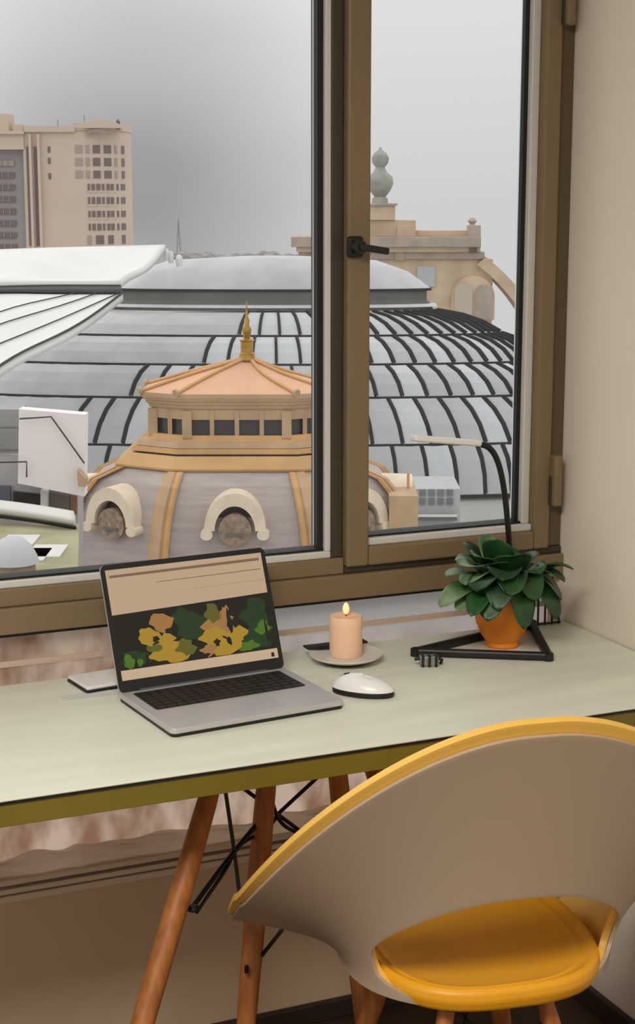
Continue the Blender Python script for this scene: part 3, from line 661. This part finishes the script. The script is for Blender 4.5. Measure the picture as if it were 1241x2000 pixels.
# roof: eight panels and eight hip ridges
apex = Vector((16*q_, 0, lz(700, PDD))); mid = octo(88, 52, 732); ev = octo(184, 112, 766)
top8 = octo(10, 6, 703)
for v in top8: v.x += 16*q_
for i in range(8):
    j = (i+1) % 8
    v = [ev[i], ev[j], mid[j], mid[i], top8[j], top8[i]]; th = Vector((0, 0, -.12))
    obj('roof_panel', v+[p+th for p in v], [(0, 1, 2, 3), (3, 2, 4, 5), (9, 8, 7, 6), (11, 10, 8, 9), (0, 6, 7, 1), (1, 7, 8, 2), (2, 8, 10, 4), (4, 10, 11, 5), (5, 11, 9, 3), (3, 9, 6, 0)], M_cop, pav)
    tube('hip_ridge', catmull([top8[i]+Vector((0, 0, .03)), mid[i]+Vector((0, 0, .03)), ev[i]+Vector((0, 0, .03))], 4), .045, M_ora, pav, 8)
    tube('hip_end', [ev[i]+Vector((0, 0, .04)), ev[i]*1.0+Vector(((ev[i].x)*.03, ev[i].y*.03, .02))], .10, M_stone, pav, 12)
octring('fascia', [(186, 113, 766), (186, 113, 774), (182, 110, 775), (182, 110, 780), (177, 107, 781), (177, 107, 786), (172, 103, 789)], M_stone, pav)
octring('frieze', [(172, 103, 789), (170, 101, 794), (166, 97, 796), (166, 97, 804)], M_stone, pav)
octring('lantern_core', [(150, 88, 796), (150, 88, 850)], M_dk, pav)
pc = octo(164, 95, 798); pb = octo(164, 95, 850)
for i in range(8): bar('corner_post', pb[i], pc[i], .22, .22, M_stone, pav)
for i in range(8):
    j = (i+1) % 8; n_ = 4 if i % 2 == 0 else 2
    for k in range(1, n_):
        a, b = pb[i].lerp(pb[j], k/n_), pc[i].lerp(pc[j], k/n_); bar('mullion', a, b, .10, .10, M_stone, pav)
    a, b = octo(160, 93, 806)[i], octo(160, 93, 806)[j]; bar('lintel', a, b, .12, .22, M_stone, pav)
    a, b = octo(160, 93, 842)[i], octo(160, 93, 842)[j]
    g = [pb[i].lerp(pb[j], .5)*.985, pc[i].lerp(pc[j], .5)*.985]
    v = [octo(157, 91, 845)[i], octo(157, 91, 845)[j], octo(157, 91, 800)[j], octo(157, 91, 800)[i]]; obj('window_pane', v, [(0, 1, 2, 3)], mat('pavilion_glass', (60, 58, 60), .15), pav)
octring('sill_course', [(166, 96, 846), (172, 100, 846), (178, 103, 856), (182, 106, 858)], M_ora, pav)
octring('plinth_course', [(184, 107, 858), (190, 110, 859), (196, 114, 870), (190, 110, 871)], M_stone, pav)
octring('plinth_course', [(196, 114, 871), (202, 117, 871), (204, 118, 881), (198, 115, 882)], M_ora, pav)
octring('dark_joint', [(196, 114, 882), (196, 114, 885)], M_seam, pav)
octring('sloped_band', [(200, 112, 885), (214, 116, 885), (238, 121, 909), (236, 121, 913), (228, 116, 914)], M_ora, pav)
LEV = [(228, 116, 913), (278, 124, 940), (304, 132, 975), (320, 139, 1015), (330, 144, 1060), (336, 147, 1110), (338, 148, 1180), (338, 148, 1500)]
rows = [octo(*L) for L in LEV]
for i in range(8):
    j = (i+1) % 8; v = []; 
    for rw in rows: v += [rw[i], rw[j]]
    n_ = len(rows); inn = [Vector((p.x*.97, p.y*.97, p.z)) for p in v]
    f = [(2*k, 2*k+1, 2*k+3, 2*k+2) for k in range(n_-1)]
    o = obj('dome_panel', v, f, M_mauve, pav); s = o.modifiers.new('thick', 'SOLIDIFY'); s.thickness = .1
    # double rib along the corner
    c = [rw[i] for rw in rows]
    for w_, off_, m_ in ((.52, .05, M_ora), (.24, .12, M_stone)):
        vv = []
        for k, rw in enumerate(rows):
            o_ = Vector((rw[i].x, rw[i].y, 0)).normalized(); t_ = Vector((-o_.y, o_.x, 0)); ww = w_*(.85+.25*k/n_)
            vv += [rw[i]-t_*ww/2-o_*.05, rw[i]-t_*ww/2+o_*off_, rw[i]+t_*ww/2+o_*off_, rw[i]+t_*ww/2-o_*.05]
        f = [(4*k+s, 4*k+s+1, 4*k+s+5, 4*k+s+4) for k in range(n_-1) for s in range(3)]+[(0, 1, 2, 3)]
        obj('rib', vv, f, m_, pav)
# spire
sp = lathe('spire', [(0.195, lz(703, PDD)), (0.180, lz(690, PDD)), (0.150, lz(688, PDD)), (0.150, lz(668, PDD)), (0.195, lz(664, PDD)), (0.075, lz(660, PDD)), (0.105, lz(650, PDD)), (0.112, lz(642, PDD)), (0.060, lz(636, PDD)), (0.068, lz(626, PDD)), (0.030, lz(618, PDD)), (0.011, lz(588, PDD))], M_gold, pav, (16*q_, 0, 0), 16)
# dormers: one on every second and corner face in view
def dormer(c, nrm):
    """arched hood with a round medallion on a dome face; c: centre on the face, nrm: outward"""
    nrm = nrm.normalized(); side = Vector((-nrm.y, nrm.x, 0))
    def T_(p): return c+side*p[0]-nrm*p[1]+Vector((0, 0, p[2]))
    inw = -nrm
    ro, ri, n_ = .72, .46, 20; v, f = [], []
    for k in range(n_+1):
        a = pi*k/n_
        for r, yy in ((ro, .6), (ro*.97, -.30), (ri, -.30), (ri, .6)): v.append(T_((r*cos(a), yy, r*1.25*sin(a)-.12)))
    for k in range(n_):
        for s in range(4): f.append((4*k+s, 4*k+(s+1) % 4, 4*(k+1)+(s+1) % 4, 4*(k+1)+s))
    f += [(0, 1, 2, 3), (4*n_, 4*n_+3, 4*n_+2, 4*n_+1)]
    d = obj('dormer', v, f, M_pale, pav, True); autosmooth(d)
    prism('recess', [T_((.44*cos(2*pi*k/28), .02, .44*sin(2*pi*k/28)+.10)) for k in range(28)], inw*.1, M_dk, d)
    prism('medallion', [T_((.37*cos(2*pi*k/28), -.26, .37*sin(2*pi*k/28)-.10)) for k in range(28)], inw*.4, M_carv, d)
    for x0, x1, z0, z1 in ((-.2, .2, -.24, -.18),):
        prism('carving', [T_((x_, -.29, z_)) for x_, z_ in ((x0, z0), (x1, z0), (x1, z1), (x0, z1))], inw*.05, M_zdark, d)
    for s in (-1, 1): prism('scroll', [T_((s*.64+.14*cos(2*pi*k/14), -.36, -.20+.12*sin(2*pi*k/14))) for k in range(14)], inw*.6, M_pale, d)
M_pale = mat('pale_stone', (214, 198, 174), .7, var=.06, scale=3); M_carv = mat('carved_stone', (140, 122, 106), .85, var=.3, scale=9, bump=.8, bscale=14)
lv = octo(316, 138, 1010)
for k in (0, 1, 2, 6, 7):
    a, b = lv[k], lv[(k+1) % 8]; c = (a+b)/2; e_ = b-a; dormer(c, Vector((e_.y, -e_.x, 0)))
obj('right_ledge', *(lambda b: (b, BF))(bv(290*q_, 345*q_, -140*q_, 40*q_, lz(1010, PDD), lz(944, PDD))), M_stone, pav)
bar('ledge_pole', (330*q_, -60*q_, lz(946, PDD)), (330*q_, -60*q_, lz(914, PDD)), .06, .06, M_ora, pav)

# ---------------------------------------------------------------- stone gable with urn
GD = 130.0; g_ = GD/FPX
gab = tag(frame_empty('stone_gable', 752, GD), 'weathered buff stone gable with a tall urn behind the casement', 'building')
zg = lambda y: lz(y, GD)
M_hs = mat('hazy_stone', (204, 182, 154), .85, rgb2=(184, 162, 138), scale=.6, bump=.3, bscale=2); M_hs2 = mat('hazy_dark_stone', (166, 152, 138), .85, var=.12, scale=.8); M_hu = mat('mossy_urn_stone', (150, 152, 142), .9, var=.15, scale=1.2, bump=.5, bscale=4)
def gb(n, x0, x1, y0, y1, dep0, dep1, m, parent=None): return box(n, (x0-752)*g_, (x1-752)*g_, dep0, dep1, zg(y1), zg(y0), m, parent or gab, .04)
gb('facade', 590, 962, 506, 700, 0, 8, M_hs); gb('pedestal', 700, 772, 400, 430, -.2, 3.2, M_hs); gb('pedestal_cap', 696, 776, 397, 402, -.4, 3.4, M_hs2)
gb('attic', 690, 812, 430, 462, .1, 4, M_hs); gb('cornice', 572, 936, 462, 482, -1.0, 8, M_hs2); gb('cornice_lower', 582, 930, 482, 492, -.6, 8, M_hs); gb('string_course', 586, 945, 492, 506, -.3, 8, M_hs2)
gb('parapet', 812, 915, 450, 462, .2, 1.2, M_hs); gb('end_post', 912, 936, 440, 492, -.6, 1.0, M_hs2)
lathe('urn', [(r*g_, zg(y)) for r, y in ((16, 397), (15, 388), (11, 384), (20, 372), (26, 358), (24, 345), (13, 335), (9, 326), (15, 318), (17, 308), (12, 298), (4, 292), (1, 286))], M_hu, gab, ((744-752)*g_, 1.4, 0), 24)
lathe('ball_finial', [(r*g_, zg(y)) for r, y in ((6, 440), (5, 437), (9, 432), (6, 427), (1, 425))], M_hs2, gab, ((921-752)*g_, .2, 0), 16)
pts = [((x-752)*g_, -.5, zg(y)) for x, y in ((938, 508), (965, 530), (990, 555), (1015, 585), (1040, 625), (1058, 680))]
v, f = [], []
C_ = catmull(pts, 5)
for p in C_: v += [p+Vector((-.35, 0, -.35)), p+Vector((.35, 0, .25)), p+Vector((.35, 5, .25)), p+Vector((-.35, 5, -.35))]
for k in range(len(C_)-1):
    for s in range(4): f.append((4*k+s, 4*k+(s+1) % 4, 4*k+4+(s+1) % 4, 4*k+4+s))
obj('scroll_buttress', v, f, M_hs, gab)
def arch(n, cx, y0, y1, hw, dep, m, th):
    pl_ = [((cx-hw-752)*g_, dep, zg(y1)), ((cx+hw-752)*g_, dep, zg(y1))]+[((cx+hw*cos(pi*k/12)-752)*g_, dep, zg(y0+hw-hw*sin(pi*k/12))) for k in range(13)]
    return prism(n, pl_, (0, th, 0), m, gab)
arch('arch_surround', 924, 538, 625, 42, -.35, M_hs, .5); arch('arch_opening', 944, 556, 622, 17, -.5, M_hs2, .3); arch('arch_opening', 905, 552, 622, 17, -.45, mat('arch_shade', (186, 172, 156), .9), .3)
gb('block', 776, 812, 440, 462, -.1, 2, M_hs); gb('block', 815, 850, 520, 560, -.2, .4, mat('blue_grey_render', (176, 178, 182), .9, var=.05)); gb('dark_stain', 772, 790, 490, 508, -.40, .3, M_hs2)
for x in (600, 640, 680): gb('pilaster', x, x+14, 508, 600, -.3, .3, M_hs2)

# ---------------------------------------------------------------- pale tower block
TD = 300.0; t_ = TD/FPX
tow = tag(frame_empty('tower_block', 120, TD), 'pale beige tower block with a rounded corner of windows', 'building')
zt = lambda y: lz(y, TD)
def tx(x): return (x-120)*t_
def tb(n, x0, x1, y0, y1, d0, d1, m, parent=None): return box(n, tx(x0), tx(x1), d0, d1, zt(y1), zt(y0), m, parent or tow)
tb('main_wall', 50, 150, 258, 760, 0, 12, M_cream); tb('wing_wall', -160, 50, 292, 760, 1.2, 12, M_purp); tb('wing_parapet', -160, 52, 262, 292, -.3, 12, M_cream); tb('wing_cornice', -160, 54, 256, 262, -.9, 12, M_cream)
tb('roof_box', -20, 20, 221, 258, 2, 8, M_cream); tb('roof_box', 30, 46, 242, 258, 2, 6, M_cream)
cx0, rad = 172, 68            # rounded corner
def corner(x): return x
cpl = [(tx(148), 12), (tx(148), 0)]+[(tx(148+92*sin(a)), 9.0*(1-cos(a))) for a in [pi/2*k/16 for k in range(1, 17)]]+[(tx(240), 14), (tx(150), 14)]
prism('rounded_corner', [(x, y, zt(760)) for x, y in cpl], (0, 0, zt(252)-zt(760)), M_cream, tow)
prism('corner_parapet', [(x*1.0+(.15 if x > 3 else 0), y-.3, zt(254)) for x, y in cpl], (0, 0, zt(240)-zt(254)), M_cream, tow)
prism('pediment', [(tx(x), -.4, zt(y)) for x, y in ((150, 242), (165, 238), (200, 234), (222, 236), (236, 244), (236, 250), (150, 250))], (0, 5, 0), M_cream, tow)
av = [(tx(x), -.55, zt(y)) for x, y in ((170, 262), (174, 256), (190, 252), (206, 254), (214, 263), (208, 261), (192, 258), (178, 261))]
prism('arch_moulding', av, (0, .5, 0), mat('tower_shadow_stone', (150, 136, 124), .9), tow)
tb('parapet', 54, 150, 246, 258, -.5, 12, M_cream)
for x, y in ((164, 223), (113, 232)): tube('antenna', [(tx(x), 3, zt(y)), (tx(x), 3, zt(250))], .06, M_zdark, tow, 6)
lathe('statue', [(.3, zt(252)), (.5, zt(246)), (.35, zt(240)), (.4, zt(236)), (.05, zt(231))], M_zdark, tow, (tx(229), 2.5, 0), 10)
def cwin(x0, x1, y0, y1, m=M_win):
    """window set into the rounded corner between two picture columns"""
    def pt(x): a = math.asin(max(0, min(1, (x-148)/92))); return Vector((tx(x), 9.0*(1-cos(a)), 0)), Vector((sin(a)*.6, -cos(a), 0)).normalized()
    (a, na), (b, nb_) = pt(x0), pt(x1); v = []
    for z in (zt(y1), zt(y0)): v += [a+na*.12+Vector((0, 0, z)), b+nb_*.12+Vector((0, 0, z)), b-nb_*.2+Vector((0, 0, z)), a-na*.2+Vector((0, 0, z))]
    obj('window', v, BF, m, tow)
rowsY = [(283, 299), (308, 324), (333, 348), (359, 371), (385, 398), (412, 424), (437, 450), (460, 477)]
M_win2 = mat('tower_window_faint', (160, 144, 134), .4)
for r, (y0, y1) in enumerate(rowsY):
    cols = [(149, 163, 1), (169, 176, 1), (182, 195, 0), (202, 214, 0), (220, 224, 1), (231, 235, 0)] if r < 3 else [(171, 175, 0), (178, 184, 0), (187, 194, 0), (197, 201, 0), (205, 210, 0), (212, 217, 0), (222, 225, 0), (229, 235, 0)] if r < 7 else [(168, 176, 1), (184, 198, 0), (206, 215, 0), (229, 234, 0)]
    for x0, x1, fnt in cols: cwin(x0, x1, y0, y1, M_win2 if fnt else M_win)
    if r in (3, 4, 5): 
        for x0, x1 in ((170, 186), (187, 204), (206, 222)): cwin(x0, x1, y1+2, y1+5, M_cream)
for k in range(8):
    y = 313+k*23.5
    tb('window_strip', -150, 30, y, y+11, .9, 1.3, M_win if k else M_win2)
    for x in range(-150, 30, 12): tb('strip_mullion', x, x+1.6, y, y+11, .75, 1.0, M_purp)
for x, m in ((56, M_win), (70, M_win)): tb('tall_slot', x, x+ (4 if x < 60 else 7), 286, 480, -.1, .3, m)
for x in (62, 78): tb('pier', x, x+5, 262, 760, -.8, .1, M_cream)
for y in (286, 308, 338): tb('window', 97, 102, y, y+12, -.1, .3, M_win)
# ---------------------------------------------------------------- distant wooded skyline, mast
rr = random.Random(5)
sk = []
def hedge(u, v):
    x = 335+u*400; a = pi*v; h = 13+3*sin(17*u)+2*sin(43*u)+2.0*sin(97*u+5*v)
    return PD(x, 512-h*sin(a)-4, 150)+FH*(-3*cos(a))
tag(grid('tree_line', hedge, 160, 8, mat('grey_foliage', (128, 126, 124), .95, var=.35, scale=1.3)), 'hazy grey line of distant trees above the zinc roof', 'trees', kind='stuff')
ms = tag(frame_empty('radio_mast', 348, 200), 'thin distant mast in the haze right of the tower', 'mast')
zz = lambda y: lz(y, 200)
for x in (-.3, .3): tube('mast_leg', [(x, 0, zz(520)), (0, 0, zz(428))], .07, mat('haze_grey', (136, 134, 136), .9), ms, 6)
for y in (500, 480, 460): bar('mast_brace', (-.25, 0, zz(y)), (.25, 0, zz(y-8)), .06, .06, mat('haze_grey', (136, 134, 136)), ms)

# ---------------------------------------------------------------- lower left: white hoarding, annex, terrace
BD = 31.0; b_ = BD/FPX
hb_ = tag(frame_empty('white_hoarding', 100, BD), 'blank white panel wall in front of the zinc roof at lower left', 'hoarding')
inv2 = hb_.matrix_basis.inverted()
q4 = [inv2 @ PD(x, y, BD) for x, y in ((37, 799), (167, 810), (165, 970), (35, 944))]
prism('panel', q4, (0, .4, 0), mat('white_panel', (226, 218, 214), .8, var=.015, scale=.7), hb_)
tube('cable', [inv2 @ PD(x, y, BD-.1) for x, y in ((38, 818), (100, 814), (165, 905))], .016, M_seam, hb_, 6)
tube('cable', [inv2 @ PD(x, y, BD-.1) for x, y in ((0, 903), (52, 902), (52, 932))], .016, M_seam, hb_, 6)
prism('corner_block', [inv2 @ PD(x, y, BD-.3) for x, y in ((151, 918), (168, 936), (166, 952), (152, 950))], (0, .3, 0), M_stone, hb_)
ax = tag(frame_empty('terrace_annex', 60, BD+.6), 'grey annex with dark openings below the white panel wall', 'building')
inv3 = ax.matrix_basis.inverted(); 
def aq(n, pts, dep, th, m): th = min(th, .8); return prism(n, [inv3 @ PD(x, y, BD+.6+dep) for x, y in pts], (0, th, 0), m, ax)
aq('wall', [(-250, 890), (40, 890), (40, 930), (152, 955), (152, 1120), (-250, 1120)], 0, 2, mat('annex_wall', (164, 160, 160), .85, var=.08, scale=.5))
aq('opening', [(-40, 948), (20, 950), (20, 984), (-40, 980)], -.1, .2, mat('blue_shadow', (84, 88, 98), .6)); aq('opening', [(26, 960), (78, 966), (78, 994), (26, 988)], -.1, .2, M_dk); aq('door', [(94, 962), (136, 968), (136, 1004), (94, 998)], -.1, .2, mat('brown_shutter', (104, 92, 86), .7)); aq('door', [(137, 968), (150, 970), (150, 1005), (137, 1004)], -.1, .2, mat('red_shutter', (130, 90, 66), .7))
aq('post', [(79, 958), (92, 960), (92, 1000), (79, 998)], -.3, .3, M_panel if False else M_bead)
for y in (836, 880): aq('block_course', [(-250, y-2), (36, y-2), (36, y+1), (-250, y+1)], -.05, .1, M_zdark)
aq('back_wall', [(-250, 795), (38, 800), (38, 895), (-250, 890)], .3, 1.5, mat('concrete_block', (150, 150, 150), .9, var=.08, scale=1))
te = tag(frame_empty('roof_terrace', 60, 30), 'green roof terrace with curved white parapet at lower left', 'terrace')
inv4 = te.matrix_basis.inverted()
def par(u, v):
    x = -200+u*348; y0 = 984+26*max(0, u-.45)**1.4/.44; D = 31.2-1.2*u
    return inv4 @ PD(x, y0+20*v, D-.2*v)
grid('parapet', par, 30, 3, M_bead, te, .18)
grid('parapet_shadow_gap', lambda u, v: par(u, 1.0+v*.35)+Vector((0, .08, 0)), 30, 1, M_rub, te, .08)
zt_ = PD(60, 1030, 30).z
obj('deck', [inv4 @ PZ(x, y, zt_) for x, y in ((-260, 1020), (155, 1022), (150, 1180), (-260, 1180))]+[(inv4 @ PZ(x, y, zt_))+Vector((0, 0, -1)) for x, y in ((-260, 1020), (155, 1022), (150, 1180), (-260, 1180))], BF, mat('mossy_deck', (140, 138, 104), .9, rgb2=(164, 158, 130), scale=.9), te)
for x, y in ((60, 1085), (92, 1078), (38, 1058)): p = inv4 @ PZ(x, y, zt_); obj('paving_slab', bv(p.x-.30, p.x+.30, p.y-.5, p.y+.5, p.z, p.z+.03), BF, M_bead, te)
dm = tag(frame_empty('grey_cupola', 0, 26), 'grey rounded cupola on a brick drum at the lower left corner', 'cupola')
c_ = 26/FPX; zc_ = lambda y: lz(y, 26)
lathe('cap', [(52*c_, zc_(1098)), (48*c_, zc_(1085)), (38*c_, zc_(1066)), (22*c_, zc_(1052)), (.02, zc_(1046))], M_zinc, dm, n=36); lathe('drum', [(44*c_, zc_(1400)), (44*c_, zc_(1098))], mat('brown_drum', (146, 126, 110), .85, var=.2, scale=2), dm, n=36)
